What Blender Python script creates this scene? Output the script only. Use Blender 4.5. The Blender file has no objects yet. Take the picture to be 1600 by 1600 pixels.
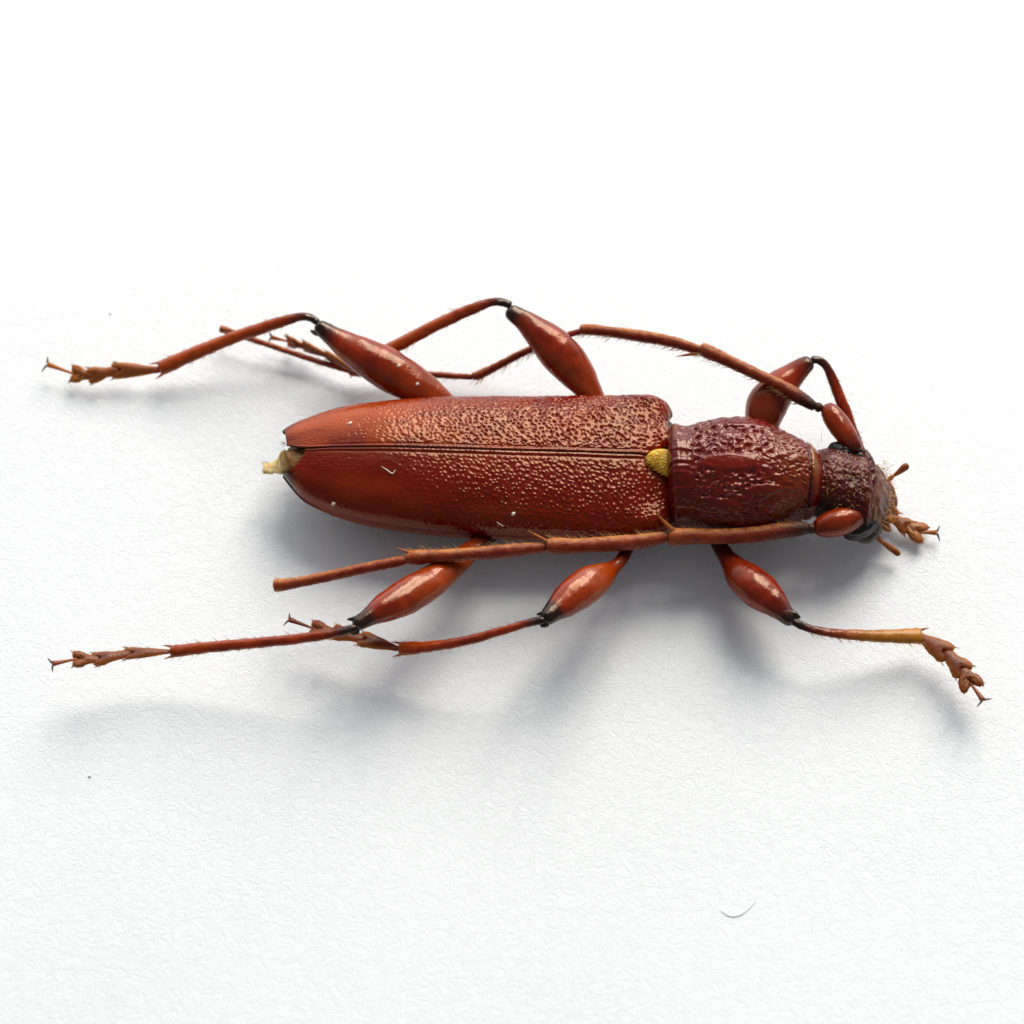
import bpy, math, random
import numpy as np
from mathutils import Vector, Matrix

random.seed(7)
rng = np.random.default_rng(11)
scene = bpy.context.scene
R = math.radians

# ------------------------------------------------------------------ camera, light, exposure
# 1 unit = 1 cm.  The beetle is about 2 cm long and lies on a sheet of paper (z = 0).
PX = 1.0 / 500.0                     # one photo pixel on the beetle, in cm
ELEV = R(62.0)                       # how far the camera looks down
DIST = 15.0
HALF = 1.6                           # half of the field of view at the beetle, cm
TGT = Vector((0, 0, 0.08))
cam_d = bpy.data.cameras.new("camera")
cam = bpy.data.objects.new("camera", cam_d)
scene.collection.objects.link(cam)
cam_d.sensor_width = 36
cam_d.lens = 18.0 * DIST / HALF
cam_d.clip_start = 0.1
cam_d.clip_end = 1000
cam.location = TGT + Vector((0, -math.cos(ELEV), math.sin(ELEV))) * DIST
cam.rotation_euler = (math.pi / 2 - ELEV, 0, 0)
cam_d.dof.use_dof = True
cam_d.dof.focus_distance = DIST - 0.16
cam_d.dof.aperture_fstop = 0.75
scene.camera = cam

world = bpy.data.worlds.new("World")
scene.world = world
world.use_nodes = True
bg = world.node_tree.nodes["Background"]
# the room round the table: light walls by the window, dimmer towards the viewer
_nt = world.node_tree
_tc = _nt.nodes.new('ShaderNodeTexCoord')
_sp = _nt.nodes.new('ShaderNodeSeparateXYZ')
_mr = _nt.nodes.new('ShaderNodeMapRange'); _mr.interpolation_type = 'SMOOTHSTEP'
_mr.inputs[1].default_value = 0.15; _mr.inputs[2].default_value = 1.0
_mx = _nt.nodes.new('ShaderNodeMix'); _mx.data_type = 'RGBA'
_mx.inputs[6].default_value = (0.142, 0.153, 0.175, 1)
_mx.inputs[7].default_value = (1.46, 1.56, 1.74, 1)
_nt.links.new(_tc.outputs['Generated'], _sp.inputs[0])
_nt.links.new(_sp.outputs['Y'], _mr.inputs[0])
_nt.links.new(_mr.outputs[0], _mx.inputs[0])
_nt.links.new(_mx.outputs[2], bg.inputs[0])
bg.inputs[1].default_value = 1.35

LDIR = Vector((0.36, 1.10, 1.0)).normalized()       # towards the window

def window_pane(name, off, w, h, power, col=(1, 0.977, 0.925)):
    ld = bpy.data.lights.new(name, 'AREA')
    ld.shape = 'RECTANGLE'
    ld.size, ld.size_y = w, h
    ld.energy = power
    ld.color = col
    o = bpy.data.objects.new(name, ld)
    scene.collection.objects.link(o)
    side = Vector((0, 0, 1)).cross(LDIR).normalized()
    o.location = LDIR * 36 + side * off[0] + Vector((0, 0, off[1]))
    o.rotation_euler = (-LDIR).to_track_quat('-Z', 'Y').to_euler()
    return o

window_pane("window_pane_light", (-5.3, 0), 8.6, 24, 7700)
window_pane("window_pane_light", (5.3, 0), 8.6, 24, 7700)

vs = scene.view_settings
vs.view_transform = 'Standard'
vs.look = 'None'
vs.exposure = -0.03
vs.gamma = 1.0

# ------------------------------------------------------------------ helpers
_c = cam.location.copy()
_right = Vector((1, 0, 0))
_fwd = (TGT - _c).normalized()
_up = _right.cross(_fwd)

def ray(px, py):
    return (_fwd * DIST + _right * ((px - 800) * PX) + _up * ((800 - py) * PX)).normalized()

def P(px, py, z=0.0):
    """world point (cm) that stands at height z (in photo pixels) and is seen at px, py"""
    d = ray(px, py)
    t = (z * PX - _c.z) / d.z
    return _c + d * t

SE, CE = math.sin(ELEV), math.cos(ELEV)

def tag(o, label=None, category=None, group=None, kind=None):
    if label: o["label"] = label
    if category: o["category"] = category
    if group: o["group"] = group
    if kind: o["kind"] = kind
    return o

def empty(name, loc=(0, 0, 0), parent=None):
    o = bpy.data.objects.new(name, None)
    o.empty_display_size = 0.1
    scene.collection.objects.link(o)
    o.location = loc
    if parent: o.parent = parent
    return o

def link(name, me, mat, parent=None, smooth=True):
    o = bpy.data.objects.new(name, me)
    scene.collection.objects.link(o)
    me.materials.append(mat)
    if smooth:
        me.polygons.foreach_set("use_smooth", np.ones(len(me.polygons), dtype=bool))
    if parent is not None:
        o.parent = parent
    return o

def set_attr(me, name, values):
    a = me.attributes.new(name, 'FLOAT', 'POINT')
    a.data.foreach_set("value", np.asarray(values, dtype=np.float32))

def grid_mesh(name, V, closed_v=False, flip=False, caps=(False, False)):
    """V: array (nu, nv, 3)"""
    nu, nv = V.shape[:2]
    verts = V.reshape(-1, 3)
    idx = np.arange(nu * nv).reshape(nu, nv)
    if closed_v:
        nxt = np.roll(idx, -1, axis=1)
        a, b, c, d = idx[:-1], idx[1:], nxt[1:], nxt[:-1]
    else:
        a, b, c, d = idx[:-1, :-1], idx[1:, :-1], idx[1:, 1:], idx[:-1, 1:]
    q = np.stack([a, b, c, d], -1).reshape(-1, 4)
    if flip: q = q[:, ::-1]
    faces_extra = []
    verts = list(map(tuple, verts)) if any(caps) else verts
    if any(caps):
        if caps[0]:
            verts.append(tuple(V[0].mean(0)))
            k = len(verts) - 1
            for j in range(nv):
                f = (k, idx[0, j], idx[0, (j + 1) % nv])
                faces_extra.append(f[::-1] if flip else f)
        if caps[1]:
            verts.append(tuple(V[-1].mean(0)))
            k = len(verts) - 1
            for j in range(nv):
                f = (k, idx[-1, (j + 1) % nv], idx[-1, j])
                faces_extra.append(f[::-1] if flip else f)
    me = bpy.data.meshes.new(name)
    va = np.asarray(verts, dtype=np.float32)
    me.vertices.add(len(va))
    me.vertices.foreach_set("co", va.ravel())
    nq, nt = len(q), len(faces_extra)
    me.loops.add(nq * 4 + nt * 3)
    li = np.concatenate([q.ravel(), np.array(faces_extra, dtype=np.int64).ravel() if nt else np.zeros(0, dtype=np.int64)])
    me.loops.foreach_set("vertex_index", li.astype(np.int32))
    me.polygons.add(nq + nt)
    ls = np.concatenate([np.arange(nq) * 4, nq * 4 + np.arange(nt) * 3])
    me.polygons.foreach_set("loop_start", ls.astype(np.int32))
    me.update(calc_edges=True)
    me.validate()
    return me

def grid_normals(V, closed_v=False):
    du = np.gradient(V, axis=0)
    if closed_v:
        dv = (np.roll(V, -1, 1) - np.roll(V, 1, 1)) / 2
    else:
        dv = np.gradient(V, axis=1)
    n = np.cross(du, dv)
    l = np.linalg.norm(n, axis=-1, keepdims=True)
    return n / np.maximum(l, 1e-12)

def sm(x, a, b):
    t = np.clip((x - a) / (b - a), 0, 1)
    return t * t * (3 - 2 * t)

def vnoise(x, y, seed=0):
    """smooth value noise, -1..1"""
    r = np.random.default_rng(seed).random((257, 257)) * 2 - 1
    xi, yi = np.floor(x).astype(int), np.floor(y).astype(int)
    fx, fy = x - xi, y - yi
    fx, fy = fx * fx * (3 - 2 * fx), fy * fy * (3 - 2 * fy)
    g = lambda a, b: r[a % 257, b % 257]
    return (g(xi, yi) * (1 - fx) * (1 - fy) + g(xi + 1, yi) * fx * (1 - fy)
            + g(xi, yi + 1) * (1 - fx) * fy + g(xi + 1, yi + 1) * fx * fy)

def cells(x, y, jit=0.42, seed=0, skew=0.0):
    """distance to the nearest and second nearest jittered lattice point, and its random value"""
    r = np.random.default_rng(seed)
    J = (r.random((263, 263, 2)) - 0.5) * 2 * jit
    W = r.random((263, 263))
    x = x + skew * y
    yi = np.floor(y).astype(int)
    d1 = np.full(x.shape, 9.0); d2 = np.full(x.shape, 9.0); w = np.zeros(x.shape)
    for dy in (-1, 0, 1):
        cy = yi + dy
        off = 0.5 * (cy % 2)
        xi = np.floor(x - off).astype(int)
        for dx in (-1, 0, 1):
            cx = xi + dx
            j = J[cx % 263, cy % 263]
            px_ = cx + off + 0.5 + j[..., 0]
            py_ = cy + 0.5 + j[..., 1]
            d = np.hypot(x - px_, y - py_)
            near = d < d1
            d2 = np.where(near, d1, np.minimum(d2, d))
            w = np.where(near, W[cx % 263, cy % 263], w)
            d1 = np.where(near, d, d1)
    return d1, d2, w

def curve(pts, n):
    """Catmull-Rom through rows of any width, n samples, chord-length parameter"""
    p = np.array(pts, dtype=float)
    d = np.linalg.norm(np.diff(p[:, :3], axis=0), axis=1) ** 0.6 + 1e-9
    t = np.concatenate([[0], np.cumsum(d)])
    m = np.zeros_like(p)
    m[0] = (p[1] - p[0]) / (t[1] - t[0]); m[-1] = (p[-1] - p[-2]) / (t[-1] - t[-2])
    for i in range(1, len(p) - 1):
        m[i] = (p[i + 1] - p[i - 1]) / (t[i + 1] - t[i - 1])
    s = np.linspace(0, t[-1], n)
    k = np.clip(np.searchsorted(t, s, side='right') - 1, 0, len(p) - 2)
    h = (t[k + 1] - t[k])[:, None]
    u = ((s - t[k])[:, None]) / h
    return ((2 * u**3 - 3 * u**2 + 1) * p[k] + (u**3 - 2 * u**2 + u) * h * m[k]
            + (-2 * u**3 + 3 * u**2) * p[k + 1] + (u**3 - u**2) * h * m[k + 1])

def interp(x, tab, col):
    t = np.array(tab, dtype=float)
    # monotone smooth interpolation by dense catmull samples
    c = curve(np.column_stack([t[:, 0], t[:, col], np.zeros(len(t))]), 400)
    o = np.argsort(c[:, 0])
    return np.interp(x, c[o, 0], c[o, 1])

def tube(name, pts, mat, parent=None, nseg=24, n=60, flat=1.0, up=(0, 0, 1), bump=0.0, bump_len=10,
         dark=None, amber=None, seed=0, round_ends=True, rk=0.8, streak=0.0):
    """pts rows: px, py, z, r (all photo pixels).  dark/amber: lists of (fraction, value)."""
    rows = []
    for q in pts:
        w = P(q[0], q[1], q[2])
        rows.append((w.x, w.y, w.z, q[3] * PX))
    C = curve(rows, n)
    ctr, rad = C[:, :3], np.maximum(C[:, 3], 0.3 * PX)
    seg = np.linalg.norm(np.diff(ctr, axis=0), axis=1)
    s = np.concatenate([[0], np.cumsum(seg)])
    L = s[-1]
    if round_ends:
        for e in (0, 1):
            r0 = rad[0] if e == 0 else rad[-1]
            dd = s if e == 0 else L - s
            k = np.clip(dd / (r0 * rk), 0, 1)
            rad = rad * np.sqrt(np.clip(1 - (1 - k) ** 2, 0.02, 1))
    T = np.gradient(ctr, axis=0)
    T /= np.linalg.norm(T, axis=1, keepdims=True)
    upv = np.array(up, dtype=float)
    A = np.cross(T, upv); A /= np.linalg.norm(A, axis=1, keepdims=True)
    B = np.cross(A, T)
    th = np.linspace(0, 2 * math.pi, nseg, endpoint=False)
    V = (ctr[:, None] + A[:, None] * (np.cos(th)[None, :, None] * rad[:, None, None])
         + B[:, None] * (np.sin(th)[None, :, None] * rad[:, None, None] * flat))
    if bump:
        S = (s / PX)[:, None] + 0 * th[None, :]
        nz = (vnoise(S / bump_len + 3, np.cos(th)[None, :] * 2 + 9 + 0 * S, seed)
              + 0.6 * vnoise(S / bump_len * 2 + 3, np.sin(th)[None, :] * 3 + 9 + 0 * S, seed + 1))
        out = V - ctr[:, None]
        out /= np.maximum(np.linalg.norm(out, axis=-1, keepdims=True), 1e-9)
        V = V + out * (nz * bump * PX)[..., None]
    me = grid_mesh(name, V, closed_v=True, flip=True, caps=(True, True))
    f = np.repeat(s / L, nseg)
    f = np.concatenate([f, [0.0, 1.0]])
    for nm, tab in (("dark", dark), ("amber", amber)):
        if tab:
            tt = np.array(tab, dtype=float)
            val = np.interp(f, tt[:, 0], tt[:, 1])
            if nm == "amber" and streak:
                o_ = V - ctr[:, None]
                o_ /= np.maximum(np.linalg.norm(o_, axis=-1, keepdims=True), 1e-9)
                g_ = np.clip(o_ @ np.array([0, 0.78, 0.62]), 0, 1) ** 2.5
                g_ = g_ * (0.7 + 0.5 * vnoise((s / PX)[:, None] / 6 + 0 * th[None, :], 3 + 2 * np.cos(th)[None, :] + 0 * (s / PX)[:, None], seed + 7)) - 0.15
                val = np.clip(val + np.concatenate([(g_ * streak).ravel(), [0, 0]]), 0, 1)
            set_attr(me, nm, val)
        else:
            set_attr(me, nm, np.zeros(len(f)))
    return link(name, me, mat, parent)

def blob(name, c, ax, mat, parent=None, n=24, pw=(1, 1), rough=0.0, seed=1, dark=0.0, amber=0.0):
    """ellipsoid at world point c with three half-axis vectors"""
    c = np.array(c); ax = [np.array(a, dtype=float) for a in ax]
    th = np.linspace(0.02, math.pi - 0.02, n)
    ph = np.linspace(0, 2 * math.pi, 2 * n, endpoint=False)
    TH, PH = np.meshgrid(th, ph, indexing='ij')
    X, Y, Z = np.sin(TH) * np.cos(PH), np.sin(TH) * np.sin(PH), np.cos(TH)
    k = 1 + rough * vnoise(TH * 5 + 5, np.cos(PH) * 3 + 7, seed) if rough else 1.0
    V = c + (X * k)[..., None] * ax[0] + (Y * k)[..., None] * ax[1] + (Z * k)[..., None] * ax[2]
    me = grid_mesh(name, V, closed_v=True, flip=False, caps=(True, True))
    nV = len(me.vertices)
    set_attr(me, "dark", np.full(nV, dark)); set_attr(me, "amber", np.full(nV, amber))
    o = link(name, me, mat, parent)
    return o

def hairs_mesh(name, hs, mat, parent, bend=0.18):
    """hs: list of (p0, p1, radius) in world cm; three sided bent spikes, one mesh"""
    verts, faces = [], []
    for p0, p1, r in hs:
        p0, p1 = Vector(p0), Vector(p1)
        d = p1 - p0
        if d.length < 1e-6: continue
        a = d.orthogonal().normalized(); b = d.normalized().cross(a)
        mid = p0 + d * 0.5 + Vector((random.uniform(-1, 1), random.uniform(-1, 1), random.uniform(-1, 1))) * d.length * bend * 0.5
        k = len(verts)
        for c_, rr in ((p0, r), (mid, r * 0.75)):
            for j in range(3):
                t = j * 2.0944
                verts.append(c_ + (a * math.cos(t) + b * math.sin(t)) * rr)
        verts.append(p1)
        for j in range(3):
            j2 = (j + 1) % 3
            faces.append((k + j, k + j2, k + 3 + j2, k + 3 + j))
            faces.append((k + 3 + j, k + 3 + j2, k + 6))
    me = bpy.data.meshes.new(name)
    me.from_pydata([tuple(v) for v in verts], [], faces)
    o = link(name, me, mat, parent)
    o["kind"] = "stuff"
    return o

# ------------------------------------------------------------------ materials
def new_mat(name):
    m = bpy.data.materials.new(name)
    m.use_nodes = True
    nt = m.node_tree
    b = nt.nodes["Principled BSDF"]
    return m, nt, b

def node(nt, t, **kw):
    n = nt.nodes.new(t)
    for k, v in kw.items():
        setattr(n, k, v)
    return n

def noise(nt, scale, detail=3, rough=0.5, dist=0.0):
    tc = node(nt, 'ShaderNodeTexCoord')
    n = node(nt, 'ShaderNodeTexNoise')
    n.inputs['Scale'].default_value = scale
    n.inputs['Detail'].default_value = detail
    n.inputs['Roughness'].default_value = rough
    n.inputs['Distortion'].default_value = dist
    nt.links.new(tc.outputs['Object'], n.inputs['Vector'])
    return n

def mixc(nt, fac, a, b):
    m = node(nt, 'ShaderNodeMix', data_type='RGBA')
    for sock, v in ((m.inputs[0], fac), (m.inputs[6], a), (m.inputs[7], b)):
        if isinstance(v, (int, float)): sock.default_value = v
        elif isinstance(v, tuple): sock.default_value = (*v, 1)
        else: nt.links.new(v, sock)
    return m.outputs[2]

def maprange(nt, v, a, b, c=0.0, d=1.0):
    m = node(nt, 'ShaderNodeMapRange')
    m.inputs[1].default_value, m.inputs[2].default_value = a, b
    m.inputs[3].default_value, m.inputs[4].default_value = c, d
    nt.links.new(v, m.inputs[0])
    return m.outputs[0]

def attr(nt, name):
    a = node(nt, 'ShaderNodeAttribute', attribute_name=name)
    return a.outputs['Fac']

def add_bump(nt, b, h, dist, strength=1.0):
    bp = node(nt, 'ShaderNodeBump')
    bp.inputs['Strength'].default_value = strength
    bp.inputs['Distance'].default_value = dist
    nt.links.new(h, bp.inputs['Height'])
    nt.links.new(bp.outputs[0], b.inputs['Normal'])

def chitin(name, base, base2, amber, dark=(0.006, 0.004, 0.004), rough=0.28, sss=0.15, coat=0.4, nscale=6.0, fine=60, fdist=0.0006, ior=1.5, spec=0.5, tint=(1, 0.78, 0.60)):
    m, nt, b = new_mat(name)
    n1 = noise(nt, nscale, 4, 0.6, 0.6)
    col = mixc(nt, maprange(nt, n1.outputs[0], 0.35, 0.65), base, base2)
    col = mixc(nt, attr(nt, "amber"), col, amber)
    col = mixc(nt, attr(nt, "dark"), col, dark)
    nt.links.new(col, b.inputs['Base Color'])
    n2 = noise(nt, fine, 3, 0.6)
    nt.links.new(maprange(nt, n2.outputs[0], 0.3, 0.7, rough * 0.8, rough * 1.35), b.inputs['Roughness'])
    b.inputs['IOR'].default_value = ior
    b.inputs['Specular IOR Level'].default_value = spec
    b.inputs['Specular Tint'].default_value = (*tint, 1)
    b.inputs['Coat Weight'].default_value = coat
    b.inputs['Coat Roughness'].default_value = 0.12
    b.inputs['Subsurface Weight'].default_value = sss
    b.inputs['Subsurface Radius'].default_value = (1.0, 0.25, 0.05)
    b.inputs['Subsurface Scale'].default_value = 0.035
    if fdist: add_bump(nt, b, n2.outputs[0], fdist)
    return m

M = {}
M['elytra'] = chitin('wing_cover_chitin', (0.105, 0.0014, 0.0007), (0.155, 0.0046, 0.0009), (0.44, 0.060, 0.002), rough=0.17, ior=1.45, spec=0.68, tint=(1, 0.60, 0.34), sss=0.0, coat=0.0, nscale=4, fine=90, fdist=0.0004)
M['pronotum'] = chitin('thorax_chitin', (0.090, 0.0016, 0.0009), (0.145, 0.0040, 0.0012), (0.24, 0.095, 0.016), rough=0.17, spec=0.52, tint=(1, 0.74, 0.58), sss=0.0, coat=0.0, nscale=5, fine=90)
M['head'] = chitin('head_chitin', (0.085, 0.0042, 0.0022), (0.035, 0.0025, 0.002), (0.15, 0.066, 0.036), rough=0.26, spec=0.35, tint=(1, 0.72, 0.55), sss=0.0, coat=0.0, nscale=8, fine=80)
M['leg'] = chitin('leg_chitin', (0.125, 0.0024, 0.0007), (0.28, 0.020, 0.0015), (0.48, 0.085, 0.003), rough=0.14, spec=0.58, tint=(1, 0.72, 0.50), sss=0.0, coat=0.0, nscale=11, fine=80, fdist=0.0010)
M['gold_tibia'] = chitin('golden_tibia_chitin', (0.13, 0.006, 0.002), (0.22, 0.026, 0.004), (0.42, 0.17, 0.016), rough=0.24, spec=0.4, sss=0.1, coat=0.0, nscale=14, fine=90, fdist=0.001)
M['antenna'] = chitin('antenna_chitin', (0.15, 0.008, 0.003), (0.26, 0.032, 0.008), (0.55, 0.21, 0.045), rough=0.38, spec=0.35, sss=0.1, coat=0.0, nscale=20, fine=150, fdist=0.0026)
M['tarsus'] = chitin('foot_chitin', (0.085, 0.0075, 0.002), (0.16, 0.021, 0.004), (0.46, 0.165, 0.018), rough=0.36, spec=0.4, sss=0.3, coat=0.0, nscale=20, fine=140, fdist=0.001)
M['eye'] = chitin('eye_surface', (0.003, 0.003, 0.003), (0.008, 0.0065, 0.007), (0.2, 0.15, 0.1), rough=0.22, spec=0.35, tint=(1, 0.95, 0.9), sss=0.0, coat=0.0, nscale=12, fine=240, fdist=0.00025)
M['claw'] = chitin('claw_chitin', (0.10, 0.03, 0.015), (0.05, 0.02, 0.015), (0.3, 0.15, 0.08), rough=0.3, sss=0.0, coat=0.2)
M['belly'] = chitin('belly_chitin', (0.05, 0.008, 0.006), (0.03, 0.006, 0.005), (0.2, 0.08, 0.03), rough=0.4, sss=0.0, coat=0.0)
M['straw'] = chitin('dry_membrane', (0.62, 0.42, 0.13), (0.82, 0.66, 0.32), (0.20, 0.09, 0.02), rough=0.55, sss=0.3, coat=0.0, nscale=30, fine=90, fdist=0.003)
M['ochre'] = chitin('ochre_hair_pad', (0.72, 0.40, 0.03), (0.88, 0.58, 0.08), (0.42, 0.22, 0.03), rough=0.5, sss=0.1, coat=0.0, nscale=40, fine=60, fdist=0.002)

m, nt, b = new_mat('golden_hair'); M['hair'] = m
b.inputs['Base Color'].default_value = (0.46, 0.24, 0.08, 1); b.inputs['Roughness'].default_value = 0.4
m, nt, b = new_mat('grey_lint'); M['lint'] = m
b.inputs['Base Color'].default_value = (0.74, 0.75, 0.79, 1); b.inputs['Roughness'].default_value = 0.8
m, nt, b = new_mat('pale_dust'); M['dust'] = m
b.inputs['Base Color'].default_value = (0.75, 0.62, 0.5, 1); b.inputs['Roughness'].default_value = 0.7

# paper: matted fibres as fine relief
m, nt, b = new_mat('uncoated_paper'); M['paper'] = m
b.inputs['Roughness'].default_value = 0.85
b.inputs['Specular IOR Level'].default_value = 0.2
nA = noise(nt, 30, 5, 0.66, 1.1)
nB = noise(nt, 75, 3, 0.6, 1.2)
nC = noise(nt, 2.2, 3, 0.5, 0.3)
def ridge(v):
    s = node(nt, 'ShaderNodeMath', operation='SUBTRACT'); nt.links.new(v, s.inputs[0]); s.inputs[1].default_value = 0.5
    a = node(nt, 'ShaderNodeMath', operation='ABSOLUTE'); nt.links.new(s.outputs[0], a.inputs[0])
    return maprange(nt, a.outputs[0], 0.0, 0.12, 1.0, 0.0)
ra, rb = ridge(nA.outputs[0]), ridge(nB.outputs[0])
ad = node(nt, 'ShaderNodeMath', operation='MULTIPLY_ADD'); nt.links.new(rb, ad.inputs[0]); ad.inputs[1].default_value = 0.5; nt.links.new(ra, ad.inputs[2])
ad2 = node(nt, 'ShaderNodeMath', operation='MULTIPLY_ADD'); nt.links.new(nC.outputs[0], ad2.inputs[0]); ad2.inputs[1].default_value = 0.5; nt.links.new(ad.outputs[0], ad2.inputs[2])
nD = noise(nt, 1.1, 2, 0.5, 0.2)
pm = node(nt, 'ShaderNodeMath', operation='MULTIPLY'); nt.links.new(ad2.outputs[0], pm.inputs[0]); nt.links.new(maprange(nt, nD.outputs[0], 0.3, 0.7, 0.8, 1.1), pm.inputs[1])
add_bump(nt, b, pm.outputs[0], 0.00075, 1.0)
b.inputs['Base Color'].default_value = (0.905, 0.902, 0.872, 1)

# ------------------------------------------------------------------ the sheet of paper
nx, ny = 61, 43
xs = np.linspace(-14.85, 14.85, nx); ys = np.linspace(-10.5, 10.5, ny)
top = np.array([[(x, y, 0.0) for y in ys] for x in xs])
me = bpy.data.meshes.new('paper')
vv = [tuple(p) for p in top.reshape(-1, 3)]
ff = [(i * ny + j, (i + 1) * ny + j, (i + 1) * ny + j + 1, i * ny + j + 1) for i in range(nx - 1) for j in range(ny - 1)]
k = len(vv)
vv += [(-14.85, -10.5, -0.02), (14.85, -10.5, -0.02), (14.85, 10.5, -0.02), (-14.85, 10.5, -0.02)]
ff += [(k + 3, k + 2, k + 1, k)]
me.from_pydata(vv, [], ff)
paper = link('paper', me, M['paper'], None, smooth=False)
tag(paper, 'white uncoated paper with fine matted fibres under the beetle', None, None, 'structure')

# ------------------------------------------------------------------ the beetle
beetle = empty('beetle', (0, 0, 0))
tag(beetle, 'glossy reddish brown longhorn beetle with pitted wing covers lying on white paper', 'beetle')

# --- wing covers -------------------------------------------------
# px, upper outline, lower outline, height of the widest line, rise of the back above it
EL = [(425, 690, 722, 84, 14), (434, 681, 732, 84, 18), (443, 673, 743, 84, 24), (460, 663, 764, 83, 30), (480, 654.5, 783, 82, 38), (520, 640, 803, 81, 47),
      (560, 632, 816, 80, 53), (600, 627, 824, 80, 57), (650, 623, 831, 80, 58), (700, 620.5, 836, 80, 58), (800, 620, 841, 80, 56),
      (900, 619, 843, 80, 52), (960, 618, 843, 80, 46), (1010, 617, 840, 80, 40), (1030, 620, 836, 80, 38), (1055, 624, 832, 80, 37)]

def body_frame(px, tab):
    U, L, zc, b = (interp(px, tab, i) for i in (1, 2, 3, 4))
    H = (L - U) / 2
    S = b * CE
    a = np.sqrt(np.maximum(H * H - S * S, 4)) / SE
    yc = (U + L) / 2
    pc = [P(x, y, z) for x, y, z in zip(px, yc, zc)]
    return np.array([[p.x, p.y, p.z] for p in pc]), a, b

def elytron(side):
    """side +1: far (upper in the photo), -1: near"""
    NU, NV = 900, 300
    v = np.linspace(0, 1, NV)
    u = np.linspace(0, 1, NU)
    t = v * R(118)
    if side > 0:
        xe = np.interp(v, [0, 0.15, 0.5, 0.78, 0.88, 1], [449, 447, 444, 440, 446, 470])
    else:
        xe = np.interp(v, [0, 0.15, 0.4, 0.62, 0.76, 0.86, 1], [481, 468, 452, 443, 439, 446, 475])
    if side > 0:
        xf = np.interp(v, [0, 0.03, 0.07, 0.12, 0.22, 0.32, 0.5, 0.66, 0.8, 1], [1012, 1022, 1044, 1050, 1048, 1045, 1049, 1053, 1050, 1040])
    else:
        xf = np.interp(v, [0, 0.06, 0.11, 0.16, 0.3, 0.5, 0.75, 1], [1009, 1014, 1030, 1044, 1050, 1051, 1050, 1040])
    xe = np.convolve(np.pad(xe, 8, 'edge'), np.ones(17) / 17, 'valid')
    xf = np.convolve(np.pad(xf, 8, 'edge'), np.ones(17) / 17, 'valid')
    X = xe[None, :] + (xf - xe)[None, :] * u[:, None]
    grid = np.linspace(430, 1056, 500)
    C, a, b_ = body_frame(grid, EL)
    f = lambda arr: np.interp(X, grid, arr)
    cx, cy, cz, A, B = f(C[:, 0]), f(C[:, 1]), f(C[:, 2]), f(a), f(b_)
    # roll-over of the front edge (shoulder)
    xend = xf[None, :]
    rw = (26 + 10 * sm(v, 0.45, 0.7))[None, :]
    k = np.clip((X - (xend - rw)) / rw, 0, 1)
    shoulder = 1 - 0.30 * (1 - np.sqrt(np.maximum(1 - k ** 2.4, 0)))
    drop = (1 - np.sqrt(np.maximum(1 - k ** 2.4, 0)))
    st, ct = np.sin(t)[None, :], np.cos(t)[None, :]
    yy = A * np.sign(st) * np.abs(st) ** 0.93 * (1 - (0.16 + 0.08 * sm(v, 0.4, 0.8))[None, :] * drop)
    zz = B * np.sign(ct) * np.abs(ct) ** 0.86 - (7 + 13 * sm(v, 0.15, 0.4))[None, :] * drop * np.clip(ct + 0.4, 0, 1)
    # flattened/raised humeral hump and slight depression beside it
    hump = 5 * np.exp(-((X - 1018) / 26) ** 2 - ((v[None, :] - 0.52) / 0.12) ** 2) - 5 * np.exp(-((X - 1012) / 30) ** 2 - ((v[None, :] - 0.28) / 0.12) ** 2)
    zz = zz + hump
    # the two covers leave a hairline gap at the seam
    gap = 0.45 + 1.2 * sm(X, 520, 460)
    yy = yy + gap
    V = np.stack([cx, cy + side * yy * PX, cz + zz * PX], -1)
    # relief ---------------------------------------------------
    N = grid_normals(V)
    if N[NU // 2, NV // 3, 2] < 0: N = -N
    arc = np.concatenate([[0], np.cumsum(np.linalg.norm(np.diff(V[NU // 2], axis=0), axis=1))]) / PX
    S = arc[None, :] + 0 * X
    wx = X + 3.0 * vnoise(X / 22, S / 22, 5) ; wy = S + 3.0 * vnoise(X / 22 + 40, S / 22, 6)
    cs = 7.8
    d1, d2, w = cells(wx / cs, wy / (cs * 1.0), 0.33, 21 + (side > 0), 0.22 * side)
    amp = sm(X, 515, 820) * 0.85 + 0.15 * sm(X, 560, 640) 
    amp = amp * (0.35 + 0.65 * sm(S, 6, 16)) * (1 - 0.45 * sm(S, 112, 150)) * (1 - 0.5 * sm(X, 1030, 1050))
    amp = np.clip(amp + 0.10 * vnoise(X / 40, S / 30, 9) * sm(X, 600, 800), 0, 1.2)
    pit = np.exp(-(d1 / 0.30) ** 2) * (0.6 + 0.8 * w)
    q_ = X + side * 0.55 * S
    wave = (vnoise(q_ / 6.5, (S - side * 0.3 * X) / 13, 31) * 0.75 + vnoise(X / 4.5, S / 5, 32) * 0.30)
    if side > 0:
        fr = sm(X, 820, 960)
        pit = np.exp(-(d1 / (0.24 + 0.05 * fr)) ** 2) * (0.5 + 1.0 * w)
        disp = amp * (-1.25 * pit + (0.85 + 0.6 * fr) * wave)
    else:
        dome = np.exp(-(d1 / 0.30) ** 2) * (0.5 + 0.9 * w)
        disp = amp * (1.35 * dome + 0.60 * wave)
    disp = disp - 0.25 * pit * sm(S, 8, 20) * (0.4 + w)
    disp = disp + 0.35 * vnoise(X / 60, S / 40, 41) * sm(S, 10, 30) + 0.10 * vnoise(X / 6, S / 5, 42)
    # sutural rim: raised cord and groove
    disp = disp + 1.0 * np.exp(-((S - 3.2) / 2.2) ** 2) - 0.9 * np.exp(-((S - 7.8) / 1.7) ** 2) * sm(X, 470, 560)
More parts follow.
